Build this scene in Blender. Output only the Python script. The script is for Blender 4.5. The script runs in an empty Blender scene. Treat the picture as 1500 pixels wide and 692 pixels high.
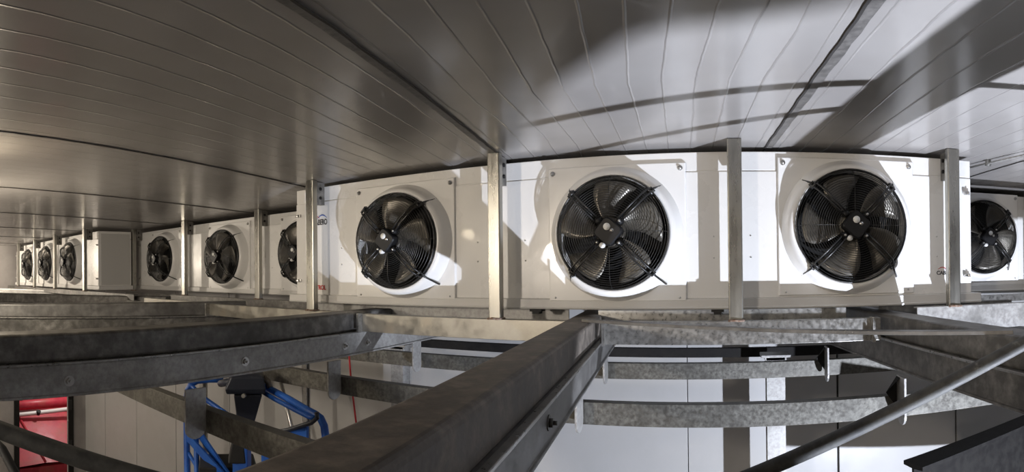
import bpy, math, random
from mathutils import Vector, Matrix
random.seed(7)
C = bpy.context.scene.collection
PI = math.pi
F_PX, X0, H0, TILT = 787.0, 1060.0, 394.5, 9.0      # a 109 degree swept panorama, 1500x692

# ------------------------------------------------------------------ helpers
def at(px, py, rho=None, Y=None, Z=None):
    """a point of the place from a pixel and its distance, its depth Y or its height Z"""
    th = (px - X0) / F_PX
    v = (H0 - TILT * math.sin(th) - py) / F_PX
    if Z is not None: rho = Z / v
    if Y is not None: rho = Y / math.cos(th)
    return Vector((rho * math.sin(th), rho * math.cos(th), rho * v))

class MB:
    def __init__(s): s.v = []; s.f = []; s.sm = []
    def add(s, vs, fs, smooth=False):
        o = len(s.v); s.v += [tuple(v) for v in vs]
        for f in fs: s.f.append([i + o for i in f]); s.sm.append(smooth)
        return s
    def box(s, x0, x1, y0, y1, z0, z1, M=None):
        vs = [Vector((x, y, z)) for x in (x0, x1) for y in (y0, y1) for z in (z0, z1)]
        if M: vs = [M @ v for v in vs]
        return s.add(vs, [(0,1,3,2),(4,6,7,5),(0,4,5,1),(2,3,7,6),(0,2,6,4),(1,5,7,3)])
    def prism(s, prof, p0, p1, up=Vector((0,0,1)), smooth=False):
        """profile (u sideways, v up) swept from p0 to p1"""
        p0 = Vector(p0); p1 = Vector(p1); d = (p1 - p0).normalized()
        r = d.cross(up).normalized(); u = r.cross(d)
        n = len(prof)
        vs = [p + r * a + u * b for p in (p0, p1) for a, b in prof]
        fs = [(i, (i+1) % n, n + (i+1) % n, n + i) for i in range(n)]
        s.add(vs, fs, smooth)
        s.add(vs[:n], [tuple(range(n))[::-1]]); s.add(vs[n:], [tuple(range(n))])
        return s
    def tube(s, pts, r, n=10, closed=False):
        pts = [Vector(p) for p in pts]; m = len(pts); vs = []
        t0 = (pts[1] - pts[0]).normalized()
        a = t0.orthogonal().normalized()
        for i, p in enumerate(pts):
            if closed: t = (pts[(i+1) % m] - pts[i-1]).normalized()
            else: t = (pts[min(i+1, m-1)] - pts[max(i-1, 0)]).normalized()
            a = (a - t * a.dot(t)).normalized(); b = t.cross(a)
            rr = r[i] if isinstance(r, (list, tuple)) else r
            for k in range(n):
                q = 2 * PI * k / n
                vs.append(p + a * math.cos(q) * rr + b * math.sin(q) * rr)
        fs = []
        for i in range(m if closed else m - 1):
            j = (i + 1) % m
            for k in range(n):
                l = (k + 1) % n
                fs.append((i*n+k, i*n+l, j*n+l, j*n+k))
        s.add(vs, fs, True)
        if not closed:
            s.add(vs[:n], [tuple(range(n))[::-1]]); s.add(vs[-n:], [tuple(range(n))])
        return s
    def lathe(s, prof, c, n=48, axis='Y', smooth=True, cap=False):
        """prof: (radius, depth towards the viewer); turned round -Y through c"""
        c = Vector(c); vs = []
        for r, d in prof:
            for k in range(n):
                q = 2 * PI * k / n
                if axis == 'Y': vs.append(c + Vector((r*math.cos(q), -d, r*math.sin(q))))
                elif axis == 'X': vs.append(c + Vector((d, r*math.cos(q), r*math.sin(q))))
                else: vs.append(c + Vector((r*math.cos(q), r*math.sin(q), d)))
        fs = []
        for i in range(len(prof) - 1):
            for k in range(n):
                l = (k + 1) % n
                fs.append((i*n+k, i*n+l, (i+1)*n+l, (i+1)*n+k))
        s.add(vs, fs, smooth)
        if cap:
            s.add(vs[-n:], [tuple(range(n))])
            s.add(vs[:n], [tuple(range(n))[::-1]])
        return s
    def build(s, name, m, parent=None, bevel=0, fix=True, link=True):
        me = bpy.data.meshes.new(name)
        me.from_pydata(s.v, [], s.f); me.update()
        me.polygons.foreach_set('use_smooth', s.sm)
        if fix:
            import bmesh
            b = bmesh.new(); b.from_mesh(me)
            bmesh.ops.remove_doubles(b, verts=b.verts, dist=1e-6)
            bmesh.ops.recalc_face_normals(b, faces=b.faces); b.to_mesh(me); b.free()
        me.materials.append(m)
        o = bpy.data.objects.new(name, me); C.objects.link(o)
        if parent: o.parent = parent
        if bevel:
            md = o.modifiers.new('Bevel', 'BEVEL'); md.width = bevel; md.segments = 2
            md.limit_method = 'ANGLE'; md.angle_limit = 0.6
        return o

def tag(o, label, cat, group=None):
    o['label'] = label; o['category'] = cat
    if group: o['group'] = group
    return o
def thing(name, label, cat, loc=(0,0,0), group=None):
    o = bpy.data.objects.new(name, None); C.objects.link(o); o.location = loc
    o.empty_display_size = .05
    return tag(o, label, cat, group)
def struct(o): o['kind'] = 'structure'; return o
def copy_tree(o, parent=None):
    c = o.copy(); C.objects.link(c)
    if parent: c.parent = parent
    for ch in list(o.children): copy_tree(ch, c)
    return c
def rrect(w, h, r, n=3):
    out = []
    for cx, cy, a0 in ((w/2-r, h/2-r, 0), (-w/2+r, h/2-r, 90), (-w/2+r, -h/2+r, 180), (w/2-r, -h/2+r, 270)):
        for k in range(n + 1):
            a = math.radians(a0 + 90 * k / n); out.append((cx + r*math.cos(a), cy + r*math.sin(a)))
    return out

# ------------------------------------------------------------------ materials
def mat(name, col, rough=.5, metal=0., noise=None, bump=None, spec=.5, coat=0., emit=None, blotch=None, streak=None):
    m = bpy.data.materials.new(name); m.use_nodes = True
    nt = m.node_tree; N = nt.nodes; L = nt.links; b = N['Principled BSDF']
    b.inputs['Base Color'].default_value = (*col, 1); b.inputs['Roughness'].default_value = rough
    b.inputs['Metallic'].default_value = metal; b.inputs['Specular IOR Level'].default_value = spec
    b.inputs['Coat Weight'].default_value = coat
    if emit: b.inputs['Emission Color'].default_value = (*emit[0], 1); b.inputs['Emission Strength'].default_value = emit[1]
    tc = N.new('ShaderNodeTexCoord')
    src = None
    if noise:                                   # (scale, second colour, low, high)
        n = N.new('ShaderNodeTexNoise'); n.inputs['Scale'].default_value = noise[0]
        n.inputs['Detail'].default_value = 8; n.inputs['Roughness'].default_value = .62
        mp = N.new('ShaderNodeMapping'); L.new(tc.outputs['Object'], mp.inputs['Vector']); L.new(mp.outputs[0], n.inputs['Vector'])
        if streak: mp.inputs['Scale'].default_value = streak
        r = N.new('ShaderNodeValToRGB'); L.new(n.outputs['Fac'], r.inputs['Fac'])
        r.color_ramp.elements[0].position = noise[2]; r.color_ramp.elements[0].color = (*col, 1)
        r.color_ramp.elements[1].position = noise[3]; r.color_ramp.elements[1].color = (*noise[1], 1)
        src = r.outputs['Color']
        ra = N.new('ShaderNodeMapRange'); L.new(n.outputs['Fac'], ra.inputs['Value'])
        ra.inputs['From Min'].default_value = .3; ra.inputs['From Max'].default_value = .7
        ra.inputs['To Min'].default_value = max(.03, rough - .1); ra.inputs['To Max'].default_value = min(1, rough + .12)
        L.new(ra.outputs[0], b.inputs['Roughness'])
    if blotch:                                  # (scale, colour, low, high) large patches laid over
        n2 = N.new('ShaderNodeTexNoise'); n2.inputs['Scale'].default_value = blotch[0]; n2.inputs['Detail'].default_value = 5
        L.new(tc.outputs['Object'], n2.inputs['Vector'])
        r2 = N.new('ShaderNodeMapRange'); L.new(n2.outputs['Fac'], r2.inputs['Value'])
        r2.inputs['From Min'].default_value = blotch[2]; r2.inputs['From Max'].default_value = blotch[3]
        mx = N.new('ShaderNodeMix'); mx.data_type = 'RGBA'
        L.new(r2.outputs[0], mx.inputs['Factor'])
        if src: L.new(src, mx.inputs[6])
        else: mx.inputs[6].default_value = (*col, 1)
        mx.inputs[7].default_value = (*blotch[1], 1); src = mx.outputs[2]
    if src: L.new(src, b.inputs['Base Color'])
    if bump:                                    # (scale, strength, distance)
        n3 = N.new('ShaderNodeTexNoise'); n3.inputs['Scale'].default_value = bump[0]; n3.inputs['Detail'].default_value = 4
        L.new(tc.outputs['Object'], n3.inputs['Vector'])
        bp = N.new('ShaderNodeBump'); bp.inputs['Strength'].default_value = bump[1]; bp.inputs['Distance'].default_value = bump[2]
        L.new(n3.outputs['Fac'], bp.inputs['Height']); L.new(bp.outputs[0], b.inputs['Normal'])
    return m

M = {}
M['casing'] = mat('white_enamel', (.78,.77,.75), .30, noise=(3,(.76,.75,.73),.4,.6), bump=(9,.05,.004), coat=.15)
M['plate']  = mat('white_plate_enamel', (.80,.79,.77), .28, bump=(7,.05,.004), coat=.15)
M['side']   = mat('grey_end_panel', (.55,.54,.52), .5)
M['tray']   = mat('tray_enamel', (.62,.61,.59), .4)
M['galv']   = mat('galvanised_steel', (.30,.29,.28), .44, .3, noise=(48,(.42,.415,.40),.38,.62), bump=(60,.12,.002), blotch=(5,(.18,.175,.165),.5,.8))
M['galvlt'] = mat('bright_galvanised_steel', (.27,.265,.25), .33, .8, noise=(45,(.38,.37,.35),.38,.62), bump=(50,.1,.002), blotch=(6,(.22,.21,.195),.55,.85))
M['stain']  = mat('stainless_steel', (.34,.33,.30), .30, .95, noise=(12,(.44,.43,.39),.35,.65), streak=(1,1,.15), bump=(40,.06,.001))
M['satin']  = mat('satin_steel_rail', (.31,.295,.26), .38, .85, noise=(14,(.40,.38,.335),.35,.65), bump=(30,.08,.001), blotch=(7,(.36,.32,.26),.58,.8))
M['dark']   = mat('weathered_dark_steel', (.12,.115,.105), .50, .42, noise=(20,(.26,.25,.235),.42,.68), bump=(45,.4,.003), blotch=(3.5,(.06,.057,.053),.45,.75))
M['mid']    = mat('dull_grey_steel', (.15,.145,.14), .48, .5, noise=(18,(.24,.235,.225),.40,.66), bump=(45,.25,.003), blotch=(4,(.08,.077,.073),.5,.8))
M['brown']  = mat('dusty_brown_steel', (.13,.112,.095), .60, .3, noise=(22,(.27,.235,.20),.44,.70), bump=(50,.35,.003), blotch=(5,(.06,.053,.046),.45,.8))
M['black']  = mat('black_steel', (.013,.012,.012), .75, 0, noise=(20,(.02,.019,.018),.4,.6), spec=.2)
M['grease'] = mat('oily_steel', (.085,.08,.07), .45, .4, noise=(55,(.18,.175,.155),.38,.66), bump=(60,.3,.002), blotch=(11,(.07,.066,.058),.45,.8))
M['pipe']   = mat('scuffed_pipe', (.045,.045,.045), .62, .1, noise=(22,(.085,.085,.08),.42,.62), bump=(50,.3,.003), blotch=(12,(.30,.30,.28),.66,.74))
M['wire']   = mat('black_wire', (.016,.016,.016), .32, 0, spec=.6)
M['plastic']= mat('black_plastic', (.011,.011,.012), .5, spec=.3)
M['blade']  = mat('fan_blade_black', (.11,.10,.085), .36, .45, noise=(8,(.15,.138,.115),.4,.6))
M['coil']   = mat('dark_coil', (.008,.008,.008), .7, 0, spec=.2)
M['chrome'] = mat('zinc_bolt', (.55,.54,.52), .28, .9)
M['sticker']= mat('white_sticker', (.80,.80,.78), .4)
M['rubber'] = mat('black_rubber', (.02,.02,.02), .7)
M['rust']   = mat('rusty_weld', (.16,.09,.055), .7, .3, noise=(60,(.30,.24,.20),.4,.6), bump=(120,.6,.004))
M['blue']   = mat('blue_paint', (.014,.085,.40), .4, noise=(10,(.02,.12,.48),.4,.6), blotch=(9,(.015,.06,.24),.6,.75))
M['navy']   = mat('dark_navy_plastic', (.018,.022,.035), .5)
M['red']    = mat('red_paint', (.48,.025,.055), .42, noise=(5,(.56,.05,.07),.4,.6), blotch=(3,(.42,.08,.07),.5,.7))
M['redcab'] = mat('red_cable', (.55,.02,.03), .45)
M['white']  = mat('white_tube', (.85,.84,.80), .35)
M['tred']   = mat('logo_red', (.55,.03,.03), .5)
M['tblue']  = mat('logo_blue', (.03,.10,.42), .5)
M['tblk']   = mat('logo_black', (.03,.03,.035), .5)
M['seam']   = mat('seam_sealant', (.10,.095,.09), .45, noise=(30,(.17,.16,.15),.4,.6), bump=(40,.5,.004))
M['gap']    = mat('dark_joint', (.035,.032,.03), .7)
M['floor']  = mat('concrete', (.16,.155,.145), .7, noise=(3,(.20,.195,.185),.4,.6), bump=(20,.2,.004))
M['wall']   = mat('white_wall_panel', (.47,.465,.46), .42, noise=(1.3,(.44,.435,.425),.4,.6), bump=(4,.03,.004))
M['wgrey']  = mat('grey_wall_panel', (.34,.32,.31), .5, noise=(2,(.40,.38,.37),.4,.6))
M['deck']   = mat('steel_deck', (.22,.22,.21), .5, .6, noise=(20,(.3,.3,.29),.4,.6))
M['lamp']   = mat('lamp_glass_warm', (.9,.85,.7), .4, emit=((1,.86,.62), 14))
M['lampw']  = mat('lamp_glass_white', (.9,.9,.9), .4, emit=((.86,.90,1), 14))

def ceiling_mat():
    m = mat('ribbed_ceiling_enamel', (.60,.575,.555), .24, coat=.1)
    nt = m.node_tree; N = nt.nodes; L = nt.links; b = N['Principled BSDF']
    uv = N.new('ShaderNodeUVMap'); sx = N.new('ShaderNodeSeparateXYZ'); L.new(uv.outputs[0], sx.inputs[0])
    tc = N.new('ShaderNodeTexCoord')
    def mth(op, a, c=None, d=None):
        n = N.new('ShaderNodeMath'); n.operation = op
        for i, q in enumerate((a, c, d)):
            if q is None: continue
            if isinstance(q, (int, float)): n.inputs[i].default_value = q
            else: L.new(q, n.inputs[i])
        return n.outputs[0]
    wob = N.new('ShaderNodeTexNoise'); wob.inputs['Scale'].default_value = 7; wob.inputs['Detail'].default_value = 3
    L.new(tc.outputs['Object'], wob.inputs['Vector'])
    u = mth('ADD', mth('MULTIPLY', sx.outputs[0], 12), mth('MULTIPLY', wob.outputs['Fac'], .10))
    d = mth('ABSOLUTE', mth('SUBTRACT', mth('FRACT', u), .5))
    line = N.new('ShaderNodeMapRange'); L.new(d, line.inputs['Value'])
    line.inputs['From Min'].default_value = .0; line.inputs['From Max'].default_value = .05
    line.inputs['To Min'].default_value = 1; line.inputs['To Max'].default_value = 0
    line.interpolation_type = 'SMOOTHSTEP'
    bp = N.new('ShaderNodeBump'); bp.inputs['Strength'].default_value = .6; bp.inputs['Distance'].default_value = .0026
    big = N.new('ShaderNodeTexNoise'); big.inputs['Scale'].default_value = 3.5; L.new(tc.outputs['Object'], big.inputs['Vector'])
    hgt = mth('ADD', line.outputs[0], mth('MULTIPLY', big.outputs['Fac'], .6))
    L.new(hgt, bp.inputs['Height']); L.new(bp.outputs[0], b.inputs['Normal'])
    mx = N.new('ShaderNodeMix'); mx.data_type = 'RGBA'
    L.new(mth('MULTIPLY', line.outputs[0], .22), mx.inputs['Factor'])
    cr = N.new('ShaderNodeValToRGB'); L.new(big.outputs['Fac'], cr.inputs['Fac'])
    cr.color_ramp.elements[0].position = .3; cr.color_ramp.elements[0].color = (.31,.292,.278,1)
    cr.color_ramp.elements[1].position = .7; cr.color_ramp.elements[1].color = (.35,.333,.318,1)
    L.new(cr.outputs[0], mx.inputs[6]); mx.inputs[7].default_value = (.13,.115,.105,1)
    L.new(mx.outputs[2], b.inputs['Base Color'])
    return m
M['ceiling'] = ceiling_mat()

# ------------------------------------------------------------------ the room
CZ, FLOOR, WY, WX0, WX1, FY = .572, -4.6, 4.08, -10.15, 7.0, -6.0
seams = [(-9.4,-.25),(-7.9,-.25),(-6.5,-.25),(-5.1,-.24),(-3.73,-.2),(-2.48,-.2),(-1.088,-.162),(.22,-.079),(1.55,-.05),(2.85,-.03),(4.15,0),(5.45,0)]
def sx_(s, Y): return s[0] + s[1] * (Y - 2.5)
xs = [(-11.9,-.25)] + seams + [(7.2,0)]
vs, fs, uvs = [], [], []
for i in range(len(xs) - 1):
    a, b = xs[i], xs[i+1]; o = len(vs)
    for j in range(5):
        Y = FY - .1 + (WY + .2 - FY) * j / 4
        vs += [(sx_(a, Y), Y, CZ), (sx_(b, Y), Y, CZ)]; 
    for j in range(4):
        fs.append((o+2*j, o+2*j+1, o+2*j+3, o+2*j+2)); uvs.append((0, 1, 1, 0))
me = bpy.data.meshes.new('ceiling'); me.from_pydata([Vector(v) for v in vs], [], fs)
lay = me.uv_layers.new(name='UVMap'); k = 0
for q in uvs:
    for u in q: lay.data[k].uv = (u + .002, 0); k += 1
me.materials.append(M['ceiling'])
ce = bpy.data.objects.new('ceiling', me); C.objects.link(ce); struct(ce)
md = ce.modifiers.new('Solidify', 'SOLIDIFY'); md.thickness = .12; md.offset = 1
for i, s in enumerate(seams):
    w = .017 if i == 7 else .015 if i == 6 else .006
    a, g = MB(), MB(); n = 150
    Ys = [FY + (WY - FY) * j / n for j in range(n + 1)]
    def jit(k): return (random.random() - .5) * .005
    L_ = [(sx_(s, y) - w + jit(0), y) for y in Ys]; R_ = [(sx_(s, y) + w + jit(0), y) for y in Ys]
    for j in range(n):
        for mb, q0, q1, r0, r1, z in ((a, L_[j], L_[j+1], R_[j], R_[j+1], CZ - .004),):
            mb.add([(q0[0], q0[1], CZ+.001), (r0[0], r0[1], CZ+.001), (r1[0], r1[1], CZ+.001), (q1[0], q1[1], CZ+.001),
                    (q0[0], q0[1], z), (r0[0], r0[1], z), (r1[0], r1[1], z), (q1[0], q1[1], z)],
                   [(4,5,6,7),(0,1,5,4),(2,3,7,6),(1,2,6,5),(3,0,4,7)])
        gw = .004 if w > .01 else .003
        side = -1 if i >= 7 else 1
        e0, e1 = (L_[j], L_[j+1]) if side < 0 else (R_[j], R_[j+1])
        g.add([(e0[0]-gw, e0[1], CZ-.0055), (e0[0]+gw, e0[1], CZ-.0055), (e1[0]+gw, e1[1], CZ-.0055), (e1[0]-gw, e1[1], CZ-.0055)], [(0,1,2,3)])
    o = struct(a.build('trim_%d' % (2*i+1), M['seam'], fix=False))
    struct(g.build('trim_%d' % (2*i+2), M['gap'], fix=False))

# back wall: upright insulated panels with open joints
tans = [-2.52] + [-2.249,-1.937,-1.632,-1.317,-1.0,-.69,-.38,-.07,.2128,.458,.73,1.02,1.3,1.6] + [1.72]
w = MB()
for a, b in zip(tans[:-1], tans[1:]):
    g = .008 if a >= .2 else .003 if a > -.8 else .007
    gb = .008 if b >= .2 else .003 if b > -.8 else .007
    w.box(a*4.08 + g, b*4.08 - gb, WY, WY + .1, FLOOR, CZ)
wb = struct(w.build('wall_back', M['wall'], bevel=.003))
struct(MB().box(WX0, WX1, WY + .03, WY + .12, FLOOR, CZ).build('trim_40', M['gap']))
# left end wall with a doorway
w = MB()
w.box(WX0-.12, WX0, FY, 2.66, FLOOR, CZ); w.box(WX0-.12, WX0, 3.72, WY+.1, FLOOR, CZ); w.box(WX0-.12, WX0, 2.66, 3.72, -2.0, CZ)
struct(w.build('wall_left', M['wgrey']))
w = MB(); w.box(WX0, WX0+.05, 2.58, 2.68, FLOOR, -1.95); w.box(WX0, WX0+.05, 3.70, 3.80, FLOOR, -1.95); w.box(WX0, WX0+.05, 2.58, 3.80, -1.95, -1.85)
d = struct(w.build('door_1', M['black']))
for z in (-2.6, -3.4):
    MB().box(WX0+.05, WX0+.075, 3.68, 3.76, z-.1, z+.1).build('hinge', M['rubber'], d)
struct(MB().box(WX1, WX1+.1, FY, WY, FLOOR, CZ).build('wall_right', M['wgrey']))
struct(MB().box(WX0, WX1, FY-.1, FY, FLOOR, CZ).build('wall_front', M['wgrey']))
struct(MB().box(WX0-6, WX1, FY, WY+1.5, FLOOR-.1, FLOOR).build('floor', M['floor']))
w = MB(); w.box(WX0-5.1, WX0-5, .5, WY+1.5, FLOOR, 0); w.box(WX0-5, WX0-.12, WY+1.4, WY+1.5, FLOOR, 0); w.box(WX0-5, WX0-.12, .5, .6, FLOOR, 0)
w.box(WX0-5, WX0-.12, .5, WY+1.5, 0, .1)
struct(w.build('wall_beyond', M['wgrey']))

# ------------------------------------------------------------------ air coolers
ZT, ZB = .548, -.187
def guard_depth(r):
    R = .268
    if r < .19: return .118
    t = (r - .19) / (R - .19); return .118 - .058 * t ** 2.2
def P(r, a, d): return Vector((r*math.cos(a), -d, r*math.sin(a)))
def make_fan():
    """one fan plate with its fan, centred on the fan's axis, wall face at y = 0"""
    pw, zt, zb = .33, .505 - .18, -.137 - .18
    mb = MB(); n = 48; R = .285
    # folded plate with a round mouth
    ring = [P(R, 2*PI*k/n, .014) for k in range(n)]
    def sq(a):
        c, s = math.cos(a), math.sin(a); t = 1e9
        if c > 1e-9: t = min(t, pw / c)
        if c < -1e-9: t = min(t, -pw / c)
        if s > 1e-9: t = min(t, zt / s)
        if s < -1e-9: t = min(t, zb / s)
        return Vector((t*c, -.014, t*s))
    angs = sorted(set([2*PI*k/n for k in range(n)]))
    cor = [math.atan2(zt, pw), math.atan2(zt, -pw), math.atan2(zb, -pw) % (2*PI), math.atan2(zb, pw) % (2*PI)]
    for c in cor:
        j = min(range(n), key=lambda k: abs(angs[k] - c)); angs[j] = c
    out = [sq(a) for a in angs]; back = [Vector((v.x*1.012, 0, v.z*1.012)) for v in out]
    vs = ring + out + back
    fs = [(k, (k+1) % n, n+(k+1) % n, n+k) for k in range(n)] + [(n+k, n+(k+1) % n, 2*n+(k+1) % n, 2*n+k) for k in range(n)]
    mb.add(vs, fs)
    plate = mb.build('fan_plate', M['plate'])
    md = plate.modifiers.new('Bevel', 'BEVEL'); md.width = .003; md.segments = 2; md.limit_method = 'ANGLE'; md.angle_limit = .9
    MB().lathe([(.318,.0145),(.312,.026),(.303,.046),(.295,.068),(.286,.084),(.272,.092),(.262,.088),(.258,.07),(.258,.004)], (0,0,0), 64).build('inlet_ring', M['plate'], plate)
    MB().lathe([(.26,.006),(.12,.006),(.0005,.006)], (0,0,0), 32).build('coil_face', M['coil'], plate)
    for x, z in ((-pw+.022, zt-.025), (pw-.022, zt-.025)):
        s = MB(); s.lathe([(.012,.014),(.012,.018),(.008,.019),(.007,.027),(.0005,.028)], (x,0,z), 12); s.build('screw', M['chrome'], plate)
    for x, z in ((0, zt-.03), (-pw+.02, 0), (pw-.02, 0), (-pw+.03, zb+.015), (pw-.03, zb+.015)):
        s = MB(); s.lathe([(.005,.014),(.005,.017),(.0005,.018)], (x,0,z), 8)
        s.build('rivet', M['chrome'], plate)
    # wire guard
    g = MB(); nr = 19; n = 56
    for i in range(nr):
        r = .078 + (.268 - .078) * i / (nr - 1); d = guard_depth(r)
        g.tube([P(r, 2*PI*k/n, d) for k in range(n)], .0016, 4, True)
    for d in (.05, .038): g.tube([P(.2695, 2*PI*k/n, d) for k in range(n)], .0022, 5, True)
    g.tube([P(.268, 2*PI*k/n, .060) for k in range(n)], .0042, 6, True)
    for a in (0, PI/2, PI, 3*PI/2):
        g.tube([P(.07 + (.268-.07)*k/8, a, guard_depth(.07 + (.268-.07)*k/8) - .002) for k in range(9)] + [P(.27, a, .03)], .0016, 4)
    guard = g.build('fan_guard', M['wire'], fix=False)
    # rotor: five swept blades and a hub
    b = MB()
    for k in range(5):
        a0 = 2*PI*k/5 + math.radians(95)
        rows = []; nr_, nc = 8, 7
        for i in range(nr_):
            t = i / (nr_ - 1); r = .062 + (.243 - .062) * t
            sweep = -.30 * t ** 1.5 + .1; half = .30 + .13 * math.sin(PI * min(1, t*1.05) * .55) if t < .93 else .40
            pitch = .034 * (1 - .35*t)
            for j in range(nc):
                s_ = -1 + 2*j/(nc-1)
                rows.append(P(r * (1 - .012*s_*s_), a0 + sweep + half*s_, .060 + pitch*s_ + .006*math.cos(s_*1.5)))
        fs = [(i*nc+j, i*nc+j+1, (i+1)*nc+j+1, (i+1)*nc+j) for i in range(nr_-1) for j in range(nc-1)]
        b.add(rows, fs, True)
    b.lathe([(.070,.025),(.070,.085),(.066,.092),(.05,.095),(.0005,.095)], (0,0,0), 32)
    rotor = b.build('fan_rotor', M['blade'], guard, fix=False)
    md = rotor.modifiers.new('Solidify', 'SOLIDIFY'); md.thickness = .003
    # motor box
    mm = MB(); T = Matrix.Rotation(math.radians(40), 4, 'Y')
    pr = rrect(.105, .105, .02)
    vs = [T @ Vector((x*s, y, z*s)) for y, s in ((-.100,1), (-.142,1), (-.150,.9)) for x, z in pr]; k_ = len(pr)
    fs = [(i*k_+j, i*k_+(j+1) % k_, (i+1)*k_+(j+1) % k_, (i+1)*k_+j) for i in range(2) for j in range(k_)] + [tuple(range(2*k_, 3*k_)), tuple(range(k_))[::-1]]
    mm.add(vs, fs)
    for i in range(4):
        a = math.radians(40 + 90*i); mm.lathe([(.016,.09),(.016,.128),(.010,.134),(.0005,.134)], P(.070, a + .05, 0), 12)
    mm.build('motor_box', M['plastic'], guard)
    st = MB(); st.lathe([(.0165,.1502),(.0165,.1515),(.0005,.1515)], (-.003,0,.022), 20); st.build('sticker', M['sticker'], guard)
    st = MB(); st.lathe([(.009,.1502),(.009,.152),(.0005,.152)], (.02,0,.004), 14); st.build('bolt', M['chrome'], guard)
    for a in (35, 215, 305): st = MB(); st.lathe([(.0065,.13),(.0065,.139),(.0005,.139)], P(.071, math.radians(a+8), 0), 8); st.build('bolt', M['chrome'], guard)
    st = MB(); st.lathe([(.013,.115),(.013,.135),(.0005,.137)], (-.03,0,-.062), 10)
    st.build('cable_gland', M['sticker'], guard)
    for i, a in enumerate((45, 135, 225, 315)):
        a = math.radians(a); t = Vector((-math.sin(a), 0, math.cos(a)))
        s = MB()
        for o_ in (-.011, .011):
            s.tube([P(.062, a, .128) + t*o_*.9, P(.16, a, .134) + t*o_, P(.235, a, .120) + t*o_, P(.272, a, .085) + t*o_, P(.277, a, .055) + t*o_*.5], .0046, 6)
        s.tube([P(.10, a, .126), P(.19, a, .128)], .003, 5)
        s.tube([P(.262, a, .092) - t*.022, P(.262, a, .092) + t*.022], .0075, 6)
        s.tube([P(.278, a, .062) - t*.014, P(.278, a, .062) + t*.014], .006, 6)
        foot = .345 if i == 3 else .318
        s.tube([P(.272, a, .07), P(.285, a, .062), P(foot, a, -.02), P(foot+.006, a, -.045)], .005, 6)
        s.build('support_arm', M['wire'], guard)
        c = MB(); c.tube([P(foot+.002, a, -.03), P(foot+.006, a, -.048)], .0085, 8); c.build('foot_cap', M['sticker'] if i == 3 else M['plastic'], guard)
    return plate, guard
PLATE, GUARD = make_fan()
used = [False]
def put_fan(parent, x, y, z, spin):
    if not used[0]: p, g = PLATE, GUARD; used[0] = True
    else: p, g = copy_tree(PLATE), copy_tree(GUARD)
    p.parent = parent; g.parent = parent
    p.location = (x, y, z); g.location = (x, y - .045, z); g.scale = (.968, 1, .968)
    for ch in g.children:
        if ch.name.startswith('fan_rotor'): ch.rotation_euler = (0, math.radians(spin), 0)

def text(body, size, loc, m, parent, name='lettering', bold=.0, sx=1., align='LEFT'):
    cu = bpy.data.curves.new(name, 'FONT'); cu.body = body; cu.size = size; cu.extrude = .0006; cu.offset = bold
    cu.space_character = .95; cu.align_x = align
    tmp = bpy.data.objects.new('tmp', cu); C.objects.link(tmp); bpy.context.view_layer.update()
    me = bpy.data.meshes.new_from_object(tmp.evaluated_get(bpy.context.evaluated_depsgraph_get()))
    bpy.data.objects.remove(tmp); me.materials.clear(); me.materials.append(m)
    o = bpy.data.objects.new(name, me); C.objects.link(o); o.rotation_euler = (PI/2, 0, 0); o.location = loc; o.parent = parent; o.scale = (sx, 1, 1)
    return o
def arc_swoosh(parent, cx, z, w, y):
    """two crossing arcs, red on the left and blue on the right, over the maker's name"""
    for m, x0, x1, fl in ((M['tred'], cx - w*.5, cx + .08*w, 0), (M['tblue'], cx - .04*w, cx + w*.5, 1)):
        mb = MB(); n = 12; pts = []
        for k in range(n + 1):
            t = k / n; x = x0 + (x1-x0)*t
            hgt = math.sin(PI*t) * w * .13
            th = w * .05 * math.sin(PI * (t if fl else 1-t) * .8 + .3)
            pts.append((x, z + hgt - th/2, z + hgt + th/2))
        vs = []
        for x, a, b in pts: vs += [(x, y, a), (x, y, b), (x, y-.0012, a), (x, y-.0012, b)]
        fs = []
        for k in range(n):
            a, b = 4*k, 4*(k+1)
            fs += [(a+2, b+2, b+3, a+3), (a, b, b+2, a+2), (a+1, a+3, b+3, b+1)]
        mb.add(vs, fs); mb.build('logo_arc', m, parent, fix=False)

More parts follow.
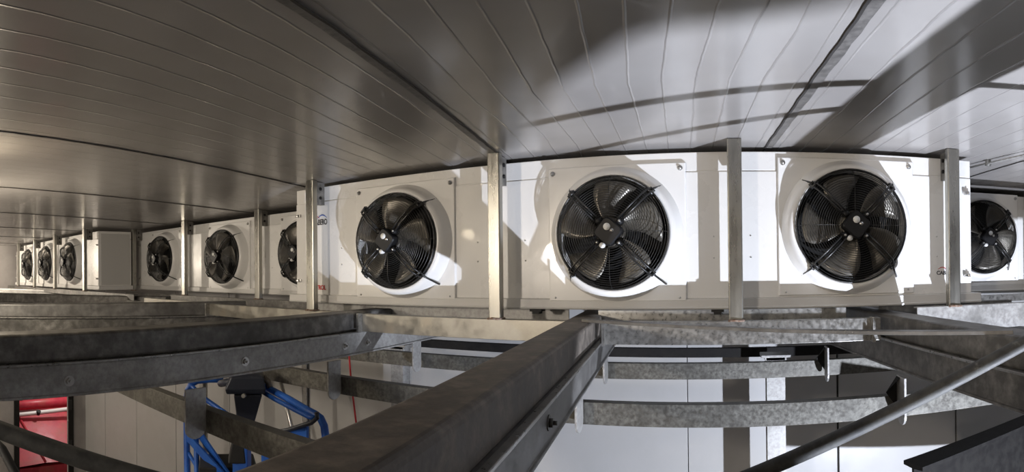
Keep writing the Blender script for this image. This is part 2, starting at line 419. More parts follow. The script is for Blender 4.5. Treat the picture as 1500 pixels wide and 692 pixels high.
def cooler(label, x0, x1, D, fans, depth=.5, zt=ZT, zb=ZB, group='white three-fan air coolers under the ceiling'):
    t = thing('air_cooler', label, 'air cooler', ((x0+x1)/2, D, zb), group)
    ox, oy, oz = (x0+x1)/2, D, zb; hx = (x1-x0)/2
    H = zt - zb
    c = MB(); c.box(-hx, hx, 0, depth, .05, H - .092); c.box(-hx, hx, .004, depth, H - .089, H)
    c.box(-hx+.002, hx-.002, .006, depth-.01, H-.1, H-.08)
    c.build('casing', M['casing'], t, bevel=.004)
    MB().box(hx, hx+.004, .035, depth-.02, .06, H-.03).build('end_panel', M['side'], t, bevel=.002)
    MB().box(-hx-.004, -hx, .035, depth-.02, .06, H-.03).build('end_panel', M['side'], t, bevel=.002)
    tr = MB(); tr.box(-hx-.06, hx+.05, -.012, depth, 0, .05); tr.box(-hx-.06, hx+.05, -.018, -.012, .004, .012)
    tr.build('drip_tray', M['tray'], t, bevel=.004)
    for sx in (-hx+.028, hx-.028):
        for z in (H-.17, .14):
            l = MB(); l.box(sx-.012, sx+.016, -.014, 0, z-.010, z+.010); l.box(sx-.018, sx-.004, -.022, -.004, z-.007, z+.007); l.tube([(sx+.004,-.02,z-.008),(sx+.004,-.02,z+.008)], .006, 8)
            l.build('latch', M['chrome'], t, bevel=.002)
    for f in fans:
        for dx in (-.46, .46):
            for z in (.24, .34):
                if abs(f[0]+dx-ox) < hx-.03: MB().lathe([(.004,0),(.004,.003),(.0005,.004)], (f[0]+dx-ox, 0, z), 6).build('rivet', M['chrome'], t)
    for f in fans: put_fan(t, f[0]-ox, 0, .18-oz+f[1], f[2])
    return t, (ox, oy, oz)

main, o_ = cooler('large white air cooler in the middle, nearest of all, with maker lettering at both ends', -2.545, 1.242, 2.5,
    [(-1.69, -.006, 8), (-.505, -.008, 0), (.588, .012, -20)], .56)
def loc(x, z): return (x - o_[0], -.0015, z - o_[2])
text('CABERO', .050, loc(-2.268, .308), M['tblk'], main, bold=.0010, sx=.66, align='RIGHT'); arc_swoosh(main, -2.345-o_[0], .350-o_[2], .15, -.001)
text('CONTROL', .040, loc(-2.285, -.104), M['tred'], main, bold=.0014, sx=.85, align='RIGHT')
text('CABERO', .027, loc(1.045, -.040), M['tblk'], main, bold=.0006); arc_swoosh(main, 1.095-o_[0], -.014-o_[2], .085, -.001)
cooler('white air cooler set back between the large cooler and the grey end panel', -6.12, -2.35, 3.2,
    [(-5.40, .0, 30), (-4.20, -.01, 12), (-3.11, -.01, 50)], .55, zt=.53)
cooler('white air cooler far left, three small-looking fans and a grey end panel facing right', -9.98, -6.03, 2.6,
    [(-8.84, .0, 14), (-7.84, .0, 40), (-6.82, .0, 3)], .45, zt=.535)
cooler('white air cooler at the right edge of the view, set back and partly hidden', 1.36, 5.1, 3.5,
    [(1.80, .03, 25), (3.0, .03, 0), (4.2, .03, 10)], .5, zt=.53)

# ------------------------------------------------------------------ hanger posts
def make_post(name='hanger_post'):
    t = bpy.data.objects.new(name, None); C.objects.link(t); t.empty_display_size = .05
    H = .78
    p = MB(); p.prism(rrect(.064, .042, .006, 2), (0,0,0), (0,0,H), up=Vector((0,1,0))); p.build('post', M['stain'], t)
    MB().box(-.018, .018, .02, .10, H-.14, H-.005).build('bracket', M['dark'], t)
    for s in (-1, 1):
        for z in (H-.045, H-.10): MB().lathe([(.010, s*.018),(.010, s*.026),(.0005, s*.027)], (0,.06,z), 6, axis='X').build('bolt', M['black'], t)
    w = MB(); w.tube([(-.034,-.024,.002),(-.01,-.027,.004),(.012,-.026,.002),(.036,-.023,.003)], .006, 6); w.tube([(.033,-.024,.002),(.036,.0,.003),(.034,.022,.002)], .005, 6)
    w.build('weld_bead', M['rust'], t)
    return t, H
POST, PH = make_post()
posts = [
 (-2.29, 2.38, -.228, 'steel hanger post that hides part of the maker name at the left'),
 (-1.065, 2.36, -.228, 'steel hanger post between the first and second fans of the large cooler'),
 (.052, 2.36, -.228, 'steel hanger post between the second and third fans of the large cooler'),
 (1.085, 2.385, -.193, 'steel hanger post right of the third large fan, over the small maker lettering'),
 (-3.62, 3.08, -.225, 'steel hanger post of the set-back left cooler, nearest to the large cooler'),
 (-4.83, 3.08, -.225, 'steel hanger post between the two fully visible fans of the set-back left cooler'),
 (-6.02, 3.08, -.20, 'dull steel hanger post beside the grey end panel of the far left cooler'),
 (-6.13, 2.46, -.20, 'steel hanger post at the right end of the far left cooler'),
 (-7.27, 2.46, -.20, 'steel hanger post between the first and second fans of the far left cooler'),
 (-8.30, 2.46, -.20, 'steel hanger post between the second and third fans of the far left cooler'),
 (-9.32, 2.46, -.20, 'last steel hanger post at the far left before the end wall'),
 (2.20, 3.38, -.20, 'steel hanger post of the right-hand cooler at the edge of the view'),
]
for i, (x, y, z, lab) in enumerate(posts):
    o = POST if i == 0 else copy_tree(POST)
    o.location = (x, y, z); o.scale = (1, 1, (CZ - z - .003) / PH)
    tag(o, lab, 'hanger post', 'steel hanger posts in front of the coolers')

# ------------------------------------------------------------------ heavy beams that run to the wall
def heavy_beam(label, p0, p1, topm, botm, bolts=(), w=.15, gap=0):
    """upper tube over a deeper lower channel; p0 near, p1 far: centre line on plan"""
    p0 = Vector((p0[0], p0[1], 0)); p1 = Vector((p1[0], p1[1], 0))
    t = thing('main_beam', label, 'steel beam', (p0.x, p0.y, -.475), 'heavy double steel beams running to the wall')
    q0 = Vector((0, 0, 0)); q1 = p1 - p0
    U = MB(); U.prism([(a, b + .255 - .0) for a, b in rrect(w, .110, .016, 4)], q0 + Vector((0,0,-.055+.0)), q1 + Vector((0,0,-.055)))
    U.build('upper_tube', topm, t)
    # lower channel with flanges standing out a little on both sides
    h = w/2
    prof = [(-h-.016, .147), (-h-.016, .138), (-h-.002, .136), (-h-.002, .028), (-h-.010, .026), (-h-.010, .017), (h+.010, .017), (h+.010, .026), (h+.002, .028), (h+.002, .136), (h+.016, .138), (h+.016, .147)]
    Lw = MB(); Lw.prism(prof, q0, q1); Lw.build('lower_channel', botm, t, bevel=.002)
    for s_ in (-1, 1):
        Fl = MB(); Fl.prism([(s_*(h+.003), .137), (s_*(h+.024), .139), (s_*(h+.024), .149), (s_*(h+.003), .149)], q0, q1)
        Fl.build('flange', M['galvlt'], t, bevel=.002)
    d = q1.normalized(); r = d.cross(Vector((0,0,1)))
    for s, f in bolts:                     # s: +1 right side, f: distance along
        b = MB(); c = d * f + r * (s * (h+.002)) + Vector((0,0,.075)); nrm = r * s
        b.tube([c, c + nrm*.003], .021, 16); b.tube([c + nrm*.003, c + nrm*.013], .0135, 6); b.tube([c + nrm*.013, c + nrm*.024], .006, 8)
        b.build('bolt', M['chrome'] if topm is not M['brown'] else M['dark'], t)
    return t, q0, q1
def on_line(a, b, Y):
    t = (Y - a[1]) / (b[1] - a[1]); return a[0] + (b[0]-a[0]) * t
E0, E1 = (-1.98, -1.8), (-1.99, 3.9)
A0, A1 = (-.22, -1.4), (-.815, 3.9)      # centre lines on plan
F0, F1 = (1.36, -1.5), (.60, 3.9)
heavy_beam('heavy dark steel beam crossing the lower left, with two bolts on its side', E0, E1, M['dark'], M['galv'], [(1, 2.50), (1, 3.34), (1, 4.04), (1, 4.24)], w=.15)
heavy_beam('heavy brown dusty steel beam running from the bottom centre to the coolers', A0, A1, M['brown'], M['mid'], [(1, 2.75)], w=.135)
heavy_beam('heavy dark steel beam on the right under the diagonal pipe', F0, F1, M['dark'], M['dark'], [], w=.14)
heavy_beam('grey steel beam at the left, second one behind the dark bolted beam', (-5.0,-1.2), (-3.42,2.75), M['mid'], M['dark'], [], w=.12)
heavy_beam('dark steel beam far left, third one towards the end wall', (-8.1,.4), (-4.62,2.75), M['dark'], M['dark'], [], w=.12)
heavy_beam('grey steel beam farthest left, seen as a thin strip before the end wall', (-9.9,1.6), (-7.6,2.6), M['galv'], M['dark'], [], w=.12)

# ------------------------------------------------------------------ rails parallel to the coolers
def rail(label, x0, x1, Y, zt, zb, m, Y1=None, name='support_rail', plates=(), th=.05, group=None):
    Y1 = Y if Y1 is None else Y1
    t = thing(name, label, 'steel rail', (x0, Y, zb), group)
    h = zt - zb; w = th/2; q1 = Vector((x1-x0, Y1-Y, 0))
    # a channel: web towards the room, flanges to the wall
    prof = [(w, 0), (w, h), (-w, h), (-w, h-.006), (w-.007, h-.006), (w-.007, .006), (-w, .006), (-w, 0)]
    b = MB(); b.prism(prof, (0,0,0), q1); b.build('channel', m, t, bevel=.0015)
    for px in plates:
        p = MB(); d = q1.normalized(); c = d * (px - x0)
        p.box(c.x-.006, c.x+.006, c.y-w-.035, c.y+.0, -.004, h+.004); p.tube([(c.x-.002, c.y-w-.006, 0),(c.x-.002, c.y-w-.006, h)], .006, 6)
        p.build('end_plate', M['galvlt'], t)
    return t
G1 = 'rails the hanger posts stand on'
rail('bright satin steel rail between the left bolted beam and the brown beam', -1.90, -.71, 2.36, -.228, -.325, M['satin'], plates=(-1.87,), group=G1)
rail('mottled bright steel rail between the brown beam and the right dark beam', -.55, .70, 2.36, -.228, -.330, M['galvlt'], plates=(-.53, .66), group=G1)
rail('galvanised rail right of the right dark beam, post standing on it', .90, 4.5, 2.42, -.193, -.315, M['galv'], group=G1)
rail('pale steel rail left of the bolted beam, ending at the second beam', -3.42, -2.08, 2.40, -.228, -.315, M['satin'], plates=(-3.38,), group=G1)
rail('short pale rail between the second and third beams at the left', -4.62, -3.62, 2.5, -.228, -.30, M['satin'], group=G1)
rail('narrow rail under the set-back left cooler', -6.2, -2.2, 3.08, -.225, -.285, M['dark'], th=.05, group=G1)
rail('long narrow rail under the far left cooler', -10.1, -4.8, 2.48, -.200, -.262, M['dark'], th=.05, group=G1)
rail('dark rail under the large cooler, left of the brown beam', -2.6, -.80, 2.72, -.197, -.262, M['galv'], name='bearer_rail')
rail('galvanised bearer rail straight under the middle of the large cooler', -.62, .60, 2.62, -.197, -.275, M['galvlt'], name='bearer_rail')
rail('dark rail under the large cooler, right of the right dark beam', .80, 1.6, 2.72, -.197, -.262, M['dark'], name='bearer_rail')
rail('pale pipe-like rail under the cooler at the right edge', 1.30, 4.5, 3.38, -.205, -.255, M['galvlt'], th=.06, name='bearer_rail')
for x, lab in ((-.915, 'small black bearing pad under the large cooler near the second hanger post'), (-.03, 'small black bearing pad under the large cooler near the third hanger post')):
    p = MB(); p.box(x-.03, x+.03, 2.495, 2.56, -.2, -.188); p.box(x-.018, x+.018, 2.5, 2.55, -.212, -.2)
    # pads hang from the tray on a short foot
    tag(p.build('bearing_pad', M['rubber']), lab, 'bearing pad')

# thin flat bar that crosses over the rail
a, b = at(868, 470.5, Z=-.214), at(1436, 487, Z=-.205)
d = (b - a).normalized()
fb = MB(); fb.prism([(-.019,-.006),(.019,-.006),(.019,.006),(-.019,.006)], a - d*.05, b + d*.10)
tag(fb.build('flat_bar', M['mid'], bevel=.001), 'thin flat steel bar lying slantwise over the rails, right of the brown beam', 'flat bar')

# ------------------------------------------------------------------ lower channels hung under the beams
PZT, PZB = -.56, -.655
def purlin(label, p0, p1, m, zt=PZT, zb=PZB, w=.05):
    t = thing('hung_channel', label, 'steel channel', (p0[0], p0[1], zb), 'steel channels hung below the main beams')
    h = zt - zb; q = w/2; d = Vector((p1[0]-p0[0], p1[1]-p0[1], 0))
    prof = [(q, 0), (q, h), (-q, h), (-q, h-.014), (-q+.005, h-.014), (-q+.005, h-.006), (q-.006, h-.006), (q-.006, .006), (-q+.005, .006), (-q+.005, .014), (-q, .014), (-q, 0)]
    b = MB(); b.prism(prof, (0,0,0), d); b.build('channel', m, t, bevel=.0015)
    return t
purlin('upper grey channel running across below the large cooler', (-3.0, 3.12), (3.2, 3.32), M['grease'])
purlin('wide grey channel running across, second below the large cooler', (-3.6, 2.20), (3.2, 2.28), M['grease'])
purlin('oily channel at the lower left, running in front of the blue lift', (-4.2, 1.33), (-.40, 1.27), M['grease'])
purlin('channel coloured black for shade, close to the back wall, farthest of the hung channels', (-3.4, 3.82), (3.4, 3.82), M['black'], zb=-.625)  # black puts the shade below the coolers into the colour
t = thing('low_beam', 'black beam crossing the bottom right corner, depth added to shade the wall', 'steel beam', (.93, 2.56, -1.70))  # lower part added out of view to cast shade on the back wall
b = MB(); b.prism([(-.07,0),(.07,0),(.07,.015),(.008,.02),(.008,.675),(.07,.68),(.07,.70),(-.07,.70),(-.07,.68),(-.008,.675),(-.008,.02),(-.07,.015)], (0,0,0), (1.85,.80,0))
b.build('web', M['black'], t)

# strap hangers
def make_strap():
    t = bpy.data.objects.new('strap_hanger', None); C.objects.link(t)
    w, h = .05, .205; n = 8
    out = [(-w, h), (-w, .045)] + [(-w*math.cos(PI*k/n), .045 - .045*math.sin(PI*k/n)) for k in range(1, n)] + [(w, .045), (w, h)]
    vs = [(x, y, z) for x in (-.005, .005) for y, z in out]; m_ = len(out)
    fs = [tuple(range(m_))[::-1], tuple(range(m_, 2*m_))] + [(i, (i+1) % m_, m_+(i+1) % m_, m_+i) for i in range(m_)]
    MB().add(vs, fs).build('plate', M['galv'], t, bevel=.001)
    g = MB(); g.add([(-.004,.0,.20),(-.004,.05,.20),(-.004,.05,.06),(-.055,.05,.13),(-.055,.045,.13)], [(0,1,2,3),(1,3,4)])
    g.build('gusset', M['black'], t, fix=False)
    return t
ST = make_strap()
straps = [
 (-1.90, 2.138, 'steel strap hanger with rounded end below the left bolted beam, beside the red cable'),
 (-1.97, 3.055, 'thin steel strap hanger far below the left bolted beam, near the grey column'),
 (-1.83, 1.215, 'dark strap hanger in front of the blue lift'),
 (-.600, 2.15, 'steel strap hanger on the lower channel at the side of the brown beam'),
 (-.700, 3.10, 'small steel strap hanger just under the far end of the brown beam'),
 (.60, 3.12, 'short strap hanger below the long flat bar, on the upper channel'),
 (.74, 2.17, 'strap hanger on the wide channel under the right dark beam'),
]
for i, (x, y, lab) in enumerate(straps):
    o = ST if i == 0 else copy_tree(ST)
    o.location = (x, y, -.672); tag(o, lab, 'strap hanger', 'strap hangers holding the lower channels')

# columns behind
def column(label, x, y, w, top, m, cap=True):
    t = thing('column', label, 'column', (x, y, FLOOR))
    h = top - FLOOR; k = w/2
    prof = [(-k,-k),(k,-k),(k,-k+.012),(.006,-k+.012),(.006,k-.012),(k,k-.012),(k,k),(-k,k),(-k,k-.012),(-.006,k-.012),(-.006,-k+.012),(-k,-k+.012)]
    b = MB(); b.prism(prof, (0,0,0), (0,0,h), up=Vector((0,1,0))); b.build('shaft', m, t)
    if cap:
        b = MB(); b.box(-k-.035, k+.035, -k-.02, k+.02, h, h+.015); b.box(-k-.01, k+.01, -k, k, h-.02, h); b.build('cap_plate', M['galv'], t)
    b = MB(); b.box(-k-.06, k+.06, -k-.05, k+.05, 0, .02); b.build('base_plate', M['galv'], t)
    return t
column('grey steel column below the channels, left of the brown beam', -2.42, 3.52, .115, -.58, M['galv'])
column('grey steel column below the channels, right of the brown beam', .33, 3.52, .12, -.575, M['galv'])
column('thin grey post between the blue lift and the back wall', -3.55, 3.6, .05, -.2, M['galv'], cap=False)
column('narrow grey post seen through the left end of the blue lift', -5.25, 3.6, .07, -.5, M['galv'], cap=False)

# diagonal pipes
def pipe(label, pts, r, m, name='brace_pipe'):
    return tag(MB().tube(pts, r, 18).build(name, m), label, 'pipe')
a, b = at(1500, 503, rho=1.50), at(1105, 694, rho=1.40)
d = b - a
pipe('dark diagonal brace pipe across the lower right corner', [a - d*.45, a, a + d*.5, b, b + d*.35], .0195, M['pipe'])
a, b = at(0, 630, rho=1.45), at(190, 694, rho=1.35); d = b - a
pipe('scuffed grey brace pipe across the bottom left corner', [a - d*.9, a, a + d*.5, b, b + d*1.5], .0245, M['pipe'])
a, b = at(-15, 640, rho=1.2), at(22, 694, rho=1.1)
tag(MB().tube([a, a*.5+b*.5+Vector((.004,.0,.012)), b, b + (b-a)], .010, 8).build('cable', M['rubber']), 'black cable curving through the bottom left corner', 'cable')

# conduit under the ceiling, right
a, b = at(1422, 246, Z=.552), at(1505, 227, Z=.552)
t = thing('conduit', 'thin grey conduit clipped to the ceiling at the right edge', 'conduit', a)
d = b - a
MB().tube([Vector((0,0,0)) - d*.1, d*.5, d*2.2], .006, 8).build('tube', M['galv'], t)
for f in (.35,):
    c = d*f; cl = MB(); cl.box(c.x-.012, c.x+.012, c.y-.012, c.y+.012, -.010, .019); cl.tube([c+Vector((-.014,0,-.004)), c+Vector((.014,0,-.004))], .011, 8)
    cl.build('clip', M['galvlt'], t)
# red cable
a, b = at(507, 449, Y=2.9), at(521, 630, Y=2.9)
pts = [a + Vector((0,0,.06)), a, at(509,500,Y=2.9), at(513,560,Y=2.9), b, b + Vector((.01,0,-.9)), b + Vector((.02,0,-3.15))]
tag(MB().tube(pts, .0065, 8).build('red_cable', M['redcab']), 'thin red cable hanging down behind the bolted left beam', 'cable')

# ------------------------------------------------------------------ blue lift basket
def bl(px, py, rho): return at(px, py, rho=rho)
cent = bl(370, 692, 3.2)
t = thing('lift_basket', 'blue work lift basket with dark control box, left of the brown beam', 'work lift', (cent.x, cent.y, -1.75))
org = Vector((cent.x, cent.y, -1.75))
def LP(v): return Vector(v) - org
TZ, BZ = -.70, -1.75
cA = at(274, 600, Z=-.92); 
# corners of the basket on plan
K = [Vector((-2.93,1.90,0)), Vector((-2.52,2.34,0)), Vector((-1.76,1.86,0)), Vector((-2.17,1.42,0))]
def zz(v, z): return Vector((v.x, v.y, z))
def rail_pts(a, b, zt, zb, r=.07):
    """a hoop: up from a, along, down to b, with rounded corners"""
    u = (b - a).normalized(); pts = [zz(a, zb), zz(a, zt - r)]
    for k in range(1, 5):
        q = PI/2*k/4; pts.append(zz(a + u*r*(1-math.cos(q)), zt - r + r*math.sin(q)))
    for k in range(0, 5):
        q = PI/2*k/4; pts.append(zz(b - u*r*(1-math.sin(q)), zt - r + r*math.cos(q)))
    pts.append(zz(b, zb)); return [LP(p) for p in pts]
def add_rail(pts, r=.019, m='blue', name='guard_rail'): MB().tube(pts, r, 10).build(name, M[m], t)
def pxr(pts, r=.019, name='guard_rail'):
    MB().tube([LP(at(x, y, rho=q)) for x, y, q in pts], r, 10).build(name, M['blue'], t)
pxr([(326,556,3.45),(305,556,3.45),(288,558,3.45),(279,563,3.45),(274,572,3.45),(272,588,3.45),(272,640,3.4),(273,720,3.35),(276,900,3.1)], .021)
pxr([(277,563,3.44),(286,572,3.42),(300,585,3.38),(330,606,3.3),(350,618,3.25)], .015, 'mid_rail')
pxr([(299,612,3.3),(290,616,3.3),(286,626,3.3),(286,660,3.28),(287,720,3.2),(290,880,3.0)], .017)
pxr([(380,564,3.25),(392,569,3.22),(420,584,3.05),(445,599,2.9),(460,607,2.82),(468,613,2.80),(473,624,2.78),(475,640,2.78),(475,700,2.72),(474,900,2.5)], .021)
pxr([(380,572,3.2),(400,584,3.1),(430,600,2.95),(452,611,2.84),(460,612,2.8)], .014)
pxr([(274,662,3.38),(290,690,3.3),(300,708,3.3)], .012, 'mid_rail')
g = MB()
for i, j in ((0,1), (1,2)):
    a, b = K[i], K[j]; u = (b-a).normalized(); n_ = Vector((-u.y, u.x, 0))
    g.add([LP(zz(a+n_*.01, -1.75)), LP(zz(b+n_*.01, -1.75)), LP(zz(b+n_*.01, -1.55)), LP(zz(a+n_*.01, -1.55)), LP(zz(a-n_*.01, -1.75)), LP(zz(b-n_*.01, -1.75)), LP(zz(b-n_*.01, -1.55)), LP(zz(a-n_*.01, -1.55))],
          [(0,1,2,3),(4,7,6,5),(3,2,6,7),(0,4,5,1),(0,3,7,4),(1,5,6,2)])
g.build('toe_board', M['blue'], t)
g = MB(); vs = [LP(zz(k_, z)) for z in (-1.79, -1.75) for k_ in K]
g.add(vs, [(3,2,1,0),(4,5,6,7),(0,1,5,4),(1,2,6,5),(2,3,7,6),(3,0,4,7)]); g.build('basket_floor', M['deck'], t)
# diagonal flat bars at the left corner
for px0, py0, px1, py1 in ((272,638,322,694), (286,628,330,694)):
    a, b = at(px0, py0, rho=3.35), at(px1, py1, rho=3.0); dd = (b-a)
    MB().prism([(-.006,-.026),(.006,-.026),(.006,.026),(-.006,.026)], LP(a), LP(b + dd*.3)).build('brace', M['blue'], t)
def slab(name, quad, th, m, parent=t):
    """a plate with its four corners given as (px, py, rho)"""
    v = [LP(at(x, y, rho=r)) for x, y, r in quad]
    n_ = (v[1]-v[0]).cross(v[3]-v[0]).normalized() * th
    vs = v + [q + n_ for q in v]
    return MB().add(vs, [(0,1,2,3),(7,6,5,4),(0,4,5,1),(1,5,6,2),(2,6,7,3),(3,7,4,0)]).build(name, m, parent, bevel=.006)
slab('side_panel', [(400,634,2.95),(447,622,2.75),(447,700,2.75),(400,700,2.95)], .02, M['blue'])
slab('side_panel', [(338,648,3.0),(360,655,2.95),(360,700,2.95),(338,700,3.0)], .05, M['blue'])
slab('side_panel', [(380,664,2.85),(428,676,2.7),(428,705,2.7),(380,705,2.85)], .04, M['blue'])
MB().tube([LP(at(398,634,rho=2.93)), LP(at(420,630,rho=2.84)), LP(at(455,619,rho=2.70)), LP(at(463,612,rho=2.67)), LP(at(462,604,rho=2.67))], .012, 8).build('panel_edge', M['navy'], t)
# control box: a hood over a tapering body
def frustum(name, rings, m):
    vs = []
    for (px, py, rho, w_, d_) in rings:
        c = LP(at(px, py, rho=rho)); th = (px-X0)/F_PX; r_ = Vector((math.cos(th), -math.sin(th), 0)); f_ = Vector((math.sin(th), math.cos(th), 0))
        vs += [c - r_*w_ - f_*d_, c + r_*w_ - f_*d_, c + r_*w_ + f_*d_, c - r_*w_ + f_*d_]
    n = len(rings); fs = [(0,1,2,3)[::-1], tuple(range(4*n-4, 4*n))]
    for i in range(n-1):
        for k in range(4): l = (k+1) % 4; fs.append((4*i+k, 4*i+l, 4*i+4+l, 4*i+4+k))
    return MB().add(vs, fs).build(name, m, t, bevel=.008)
frustum('control_hood', [(359,574,3.15,.112,.07),(358,566,3.15,.115,.09),(361,549,3.15,.095,.09),(360,545,3.15,.07,.07)], M['navy'])
cb = frustum('control_box', [(357,625,3.15,.045,.05),(360,600,3.15,.062,.06),(362,575,3.15,.082,.07)], M['navy'])
c = LP(at(357, 579, rho=3.06)); MB().tube([c, c + Vector((.012,-.02,0))], .012, 10).build('knob', M['galv'], t)
MB().tube([LP(at(322,562,rho=3.3)), LP(at(332,560,rho=3.2)), LP(at(345,560,rho=3.15))], .022, 8).build('clamp', M['navy'], t)
MB().tube([LP(at(384,552,rho=3.2)), LP(at(392,560,rho=3.2)), LP(at(396,572,rho=3.2))], .018, 8).build('hose', M['brown'], t)
frustum('tool_tray', [(335,700,3.15,.17,.12),(330,674,3.15,.16,.12)], M['rubber'])
frustum('tool_tray', [(345,675,3.0,.05,.05),(347,640,3.0,.03,.04)], M['rubber'])
# mast and base under the basket so that it stands on the floor
g = MB()
for k in range(5):
    z0 = -1.79 - k*.47; z1 = z0 - .47; mid = (K[0]+K[2])*.5; u = (K[2]-K[1]).normalized()*.33
    for s in (-1, 1):
        for o2 in (-.2, .2):
            off = (K[1]-K[0]).normalized()*o2
            g.tube([LP(zz(mid+u*s+off, z0)), LP(zz(mid-u*s+off, z1))], .022, 8)
g.build('scissor_arms', M['blue'], t)
g = MB(); vs = [LP(zz(k_, z)) for z in (-4.45, -4.15) for k_ in K]
g.add(vs, [(3,2,1,0),(4,5,6,7),(0,1,5,4),(1,2,6,5),(2,3,7,6),(3,0,4,7)]); g.build('chassis', M['blue'], t)
for k_ in K:
    for s in (1,):
        MB().tube([LP(zz(k_, -4.45)) + Vector((-.03,0,0)), LP(zz(k_, -4.45)) + Vector((.03,0,0))], .15, 20).build('wheel', M['rubber'], t)

# shiny slanted tube behind the basket
tag(MB().tube([at(409,555,Y=3.7), at(425,625,Y=3.7), at(425,625,Y=3.7) + (at(425,625,Y=3.7)-at(409,555,Y=3.7))*8], .022, 12).build('leaning_tube', M['chrome']), 'shiny slanted metal tube behind the blue lift', 'tube')

# ------------------------------------------------------------------ red machine beyond the doorway
t = thing('red_machine', 'red sloping machine housing seen through the far left doorway', 'machine', (-12.2, 3.3, FLOOR))
def RP(x, y, z): return Vector((x+12.2, y-3.3, z-FLOOR))
def hexa(name, pts, m, bevel=.01):
    vs = [RP(*p) for p in pts]
    return MB().add(vs, [(3,2,1,0),(4,5,6,7),(0,1,5,4),(1,2,6,5),(2,3,7,6),(3,0,4,7)]).build(name, m, t, bevel=bevel)
hexa('lower_body', [(-11.0,2.2,FLOOR),(-11.0,4.9,FLOOR),(-13.6,4.9,FLOOR),(-13.6,2.2,FLOOR),(-11.0,2.2,-4.1),(-11.0,4.9,-4.1),(-13.6,4.9,-4.1),(-13.6,2.2,-4.1)], M['red'])
# sloping hood with a raised crease
g = MB()
a = [RP(-11.0,2.2,-4.1), RP(-11.0,3.5,-4.02), RP(-11.0,4.9,-4.1), RP(-12.2,2.2,-3.34), RP(-12.2,3.15,-3.22), RP(-12.2,4.9,-3.34), RP(-13.6,2.2,-3.34), RP(-13.6,4.9,-3.34), RP(-13.6,2.2,-4.1), RP(-13.6,4.9,-4.1)]
g.add(a, [(0,1,4,3),(1,2,5,4),(3,4,5,7,6),(0,3,6,8),(2,9,7,5),(8,6,7,9)]); g.build('sloping_hood', M['red'], t)
MB().tube([RP(-11.02,3.5,-4.01), RP(-12.2,3.15,-3.21)], .03, 8).build('crease', M['red'], t)
MB().tube([RP(-12.3,2.2,-3.08), RP(-12.3,4.9,-3.08)], .12, 14).build('top_roll', M['red'], t)
MB().tube([RP(-12.0,2.2,-3.26), RP(-12.0,3.3,-3.22), RP(-12.0,4.9,-3.17)], .05, 12).build('white_bar', M['white'], t)
MB().tube([RP(-12.0,3.62,-3.24), RP(-11.96,3.64,-3.16)], .055, 10).build('bar_clip', M['rubber'], t)
MB().tube([RP(-12.3,3.3,-2.70), RP(-12.3,3.3,-2.98)], .04, 8).build('stub', M['rubber'], t)

# ------------------------------------------------------------------ what is out of the frame: added shadow deck, lamps
t = thing('shade_platform', 'unseen grey steel platform added below the viewpoint to shade the ceiling', 'platform', (0, 0, -1.55))
dk = [(-1.5,-1.2),(1.6,-1.2),(1.6,.53),(1.39,.55),(1.34,.59),(1.30,.62),(1.205,.64),(1.115,.73),(1.04,.86),(1.01,.91),(-1.5,.91)]  # added deck, edge shaped to cut off the floodlight on the ceiling
g = MB(); n = len(dk); g.add([(x,y,z) for z in (0,.05) for x,y in dk], [tuple(range(n))[::-1], tuple(range(n,2*n))] + [(i,(i+1)%n,n+(i+1)%n,n+i) for i in range(n)])
g.build('deck', M['deck'], t)
for x, y in ((-1.4,-1.1),(1.5,-1.1),(-1.4,.82),(.8,.8)): 
    MB().tube([(x,y,0),(x,y,FLOOR+1.55)], .025, 10).build('leg', M['galv'], t)

def work_lamp(label, p, m, aim):
    t = thing('work_lamp', label, 'work lamp', p)
    q = Vector(aim).to_track_quat('Z', 'Y').to_matrix().to_4x4()
    b = MB(); b.box(-.07,.07,-.05,.05,-.06,-.005, q); b.build('housing', M['rubber'], t, bevel=.006)
    b = MB(); b.box(-.06,.06,-.042,.042,-.005,.0, q); b.build('lens', m, t)
    return t
LW = Vector((1.70, .40, -2.25))
work_lamp('white floodlight on a stand below the right beam', LW, M['lampw'], (-.35,.75,.55))
tag(MB().tube([LW + Vector((.02,-.05,-.06)), (LW.x+.02, LW.y-.05, FLOOR)], .018, 8).build('lamp_stand', M['galv']), 'thin metal stand carrying the white floodlight', 'stand')

def light(name, typ, loc, power, col, size=.05, aim=None, cone=None, blend=.2):
    l = bpy.data.lights.new(name, typ); l.energy = power; l.color = col
    if typ in ('POINT', 'SPOT'): l.shadow_soft_size = size
    if typ == 'AREA': l.size = size
    if typ == 'SPOT': l.spot_size = cone; l.spot_blend = blend
    o = bpy.data.objects.new(name, l); C.objects.link(o); o.location = loc
    if aim is not None: o.rotation_euler = (Vector(aim) - Vector(loc)).to_track_quat('-Z', 'Y').to_euler()
    return o
light('flood_white', 'SPOT', LW + Vector((-.02,.03,.03)), 880, (.80,.86,1), .022, LW + Vector((.05,.75,.66)), math.radians(119), .12)
L1 = Vector((-2.36, .385, .36))
wl = work_lamp('warm work lamp under the ceiling left of the view', L1 + Vector((-.05,-.03,.02)), M['lamp'], (.8,.6,-.1))
light('lamp_warm_near', 'POINT', L1, 4.5, (1,.84,.62), .05)
MB().tube([(0,0,0),(0,0,CZ-L1.z-.02)], .008, 8).build('rod', M['galv'], wl)
L2 = Vector((-3.35, .53, .04))
work_lamp('warm work lamp between the steel beams left of the view', L2 + Vector((-.06,-.04,0)), M['lamp'], (.8,.6,.1))
light('lamp_warm_left', 'POINT', L2, 26, (1,.88,.70), .08)
light('lamp_warm_far', 'POINT', (-9.3, .5, .30), 230, (1,.88,.72), .06)
wl = work_lamp('warm work lamp by the end wall', (-9.45, .45, .30), M['lamp'], (.8,.6,0))
MB().tube([(0,0,0),(0,0,CZ-.30)], .01, 8).build('rod', M['galv'], wl)
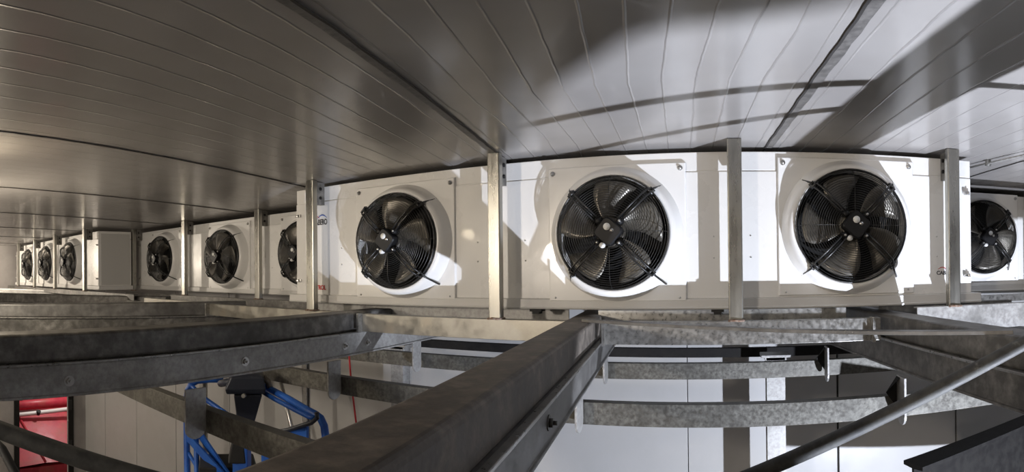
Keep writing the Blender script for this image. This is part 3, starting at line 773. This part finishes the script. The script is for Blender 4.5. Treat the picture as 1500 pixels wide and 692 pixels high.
work_lamp('added warm fill lamp on a stand behind the viewpoint', (-2.6, -3.0, .30), M['lamp'], (.2,.9,-.05))  # unseen lamp added to brighten the cooler fronts
tag(MB().tube([(-2.6, -3.06, .26), (-2.6, -3.06, FLOOR)], .018, 8).build('lamp_stand', M['galv']), 'thin stand carrying the added fill lamp behind the viewpoint', 'stand')
light('fill_warm_back', 'POINT', (-2.6, -2.9, .30), 270, (1,.88,.74), .12)
light('fill_beyond_door', 'POINT', (-11.6, 4.6, -.9), 150, (1,.9,.86), .1)  # added fill that brightens the red machine, no fixture built
# unseen ceiling battens added as weak fill behind the viewpoint
for i, (x, y, lab) in enumerate(((-4.5, -3.2, 'added fill batten behind the viewpoint, left one'), (1.5, -3.2, 'added fill batten behind the viewpoint, right one'))):
    t = thing('fill_batten', lab, 'added fill lamp', (x, y, CZ), 'added fill battens')
    b = MB(); b.box(-.65,.65,-.05,.05,-.03,0); b.build('body', M['white'], t)
    b = MB(); b.box(-.6,.6,-.035,.035,-.06,-.03); b.build('diffuser', M['lamp'], t)
    light('batten_fill', 'POINT', (x, y, CZ-.12), 10, (1,.88,.74), .3)
wld = bpy.data.worlds.new('World'); bpy.context.scene.world = wld; wld.use_nodes = True
wld.node_tree.nodes['Background'].inputs[0].default_value = (.5,.46,.42,1); wld.node_tree.nodes['Background'].inputs[1].default_value = .02

# ------------------------------------------------------------------ camera: a cylindrical panorama
cd = bpy.data.cameras.new('camera'); cam = bpy.data.objects.new('camera', cd); C.objects.link(cam)
cd.type = 'PANO'
for c_ in (cd, getattr(cd, 'cycles', None)):
    if c_ is None: continue
    try:
        c_.panorama_type = 'CENTRAL_CYLINDRICAL'
        c_.central_cylindrical_range_u_min = -X0 / F_PX; c_.central_cylindrical_range_u_max = (1500 - X0) / F_PX
        c_.central_cylindrical_range_v_min = -(692 - H0) / F_PX; c_.central_cylindrical_range_v_max = H0 / F_PX
        c_.central_cylindrical_radius = 1.0
    except Exception as ex: print('camera', ex)
cd.clip_start = .01
cam.matrix_world = Matrix.Rotation(-math.asin(TILT / F_PX) * -1, 4, 'Y') @ Matrix.Rotation(PI/2, 4, 'X')
sc = bpy.context.scene
sc.camera = cam
sc.view_settings.view_transform = 'Standard'; sc.view_settings.look = 'None'
sc.view_settings.gamma = 1; sc.view_settings.use_curve_mapping = False
sc.view_settings.exposure = 0.0
sc.cycles.max_bounces = 8
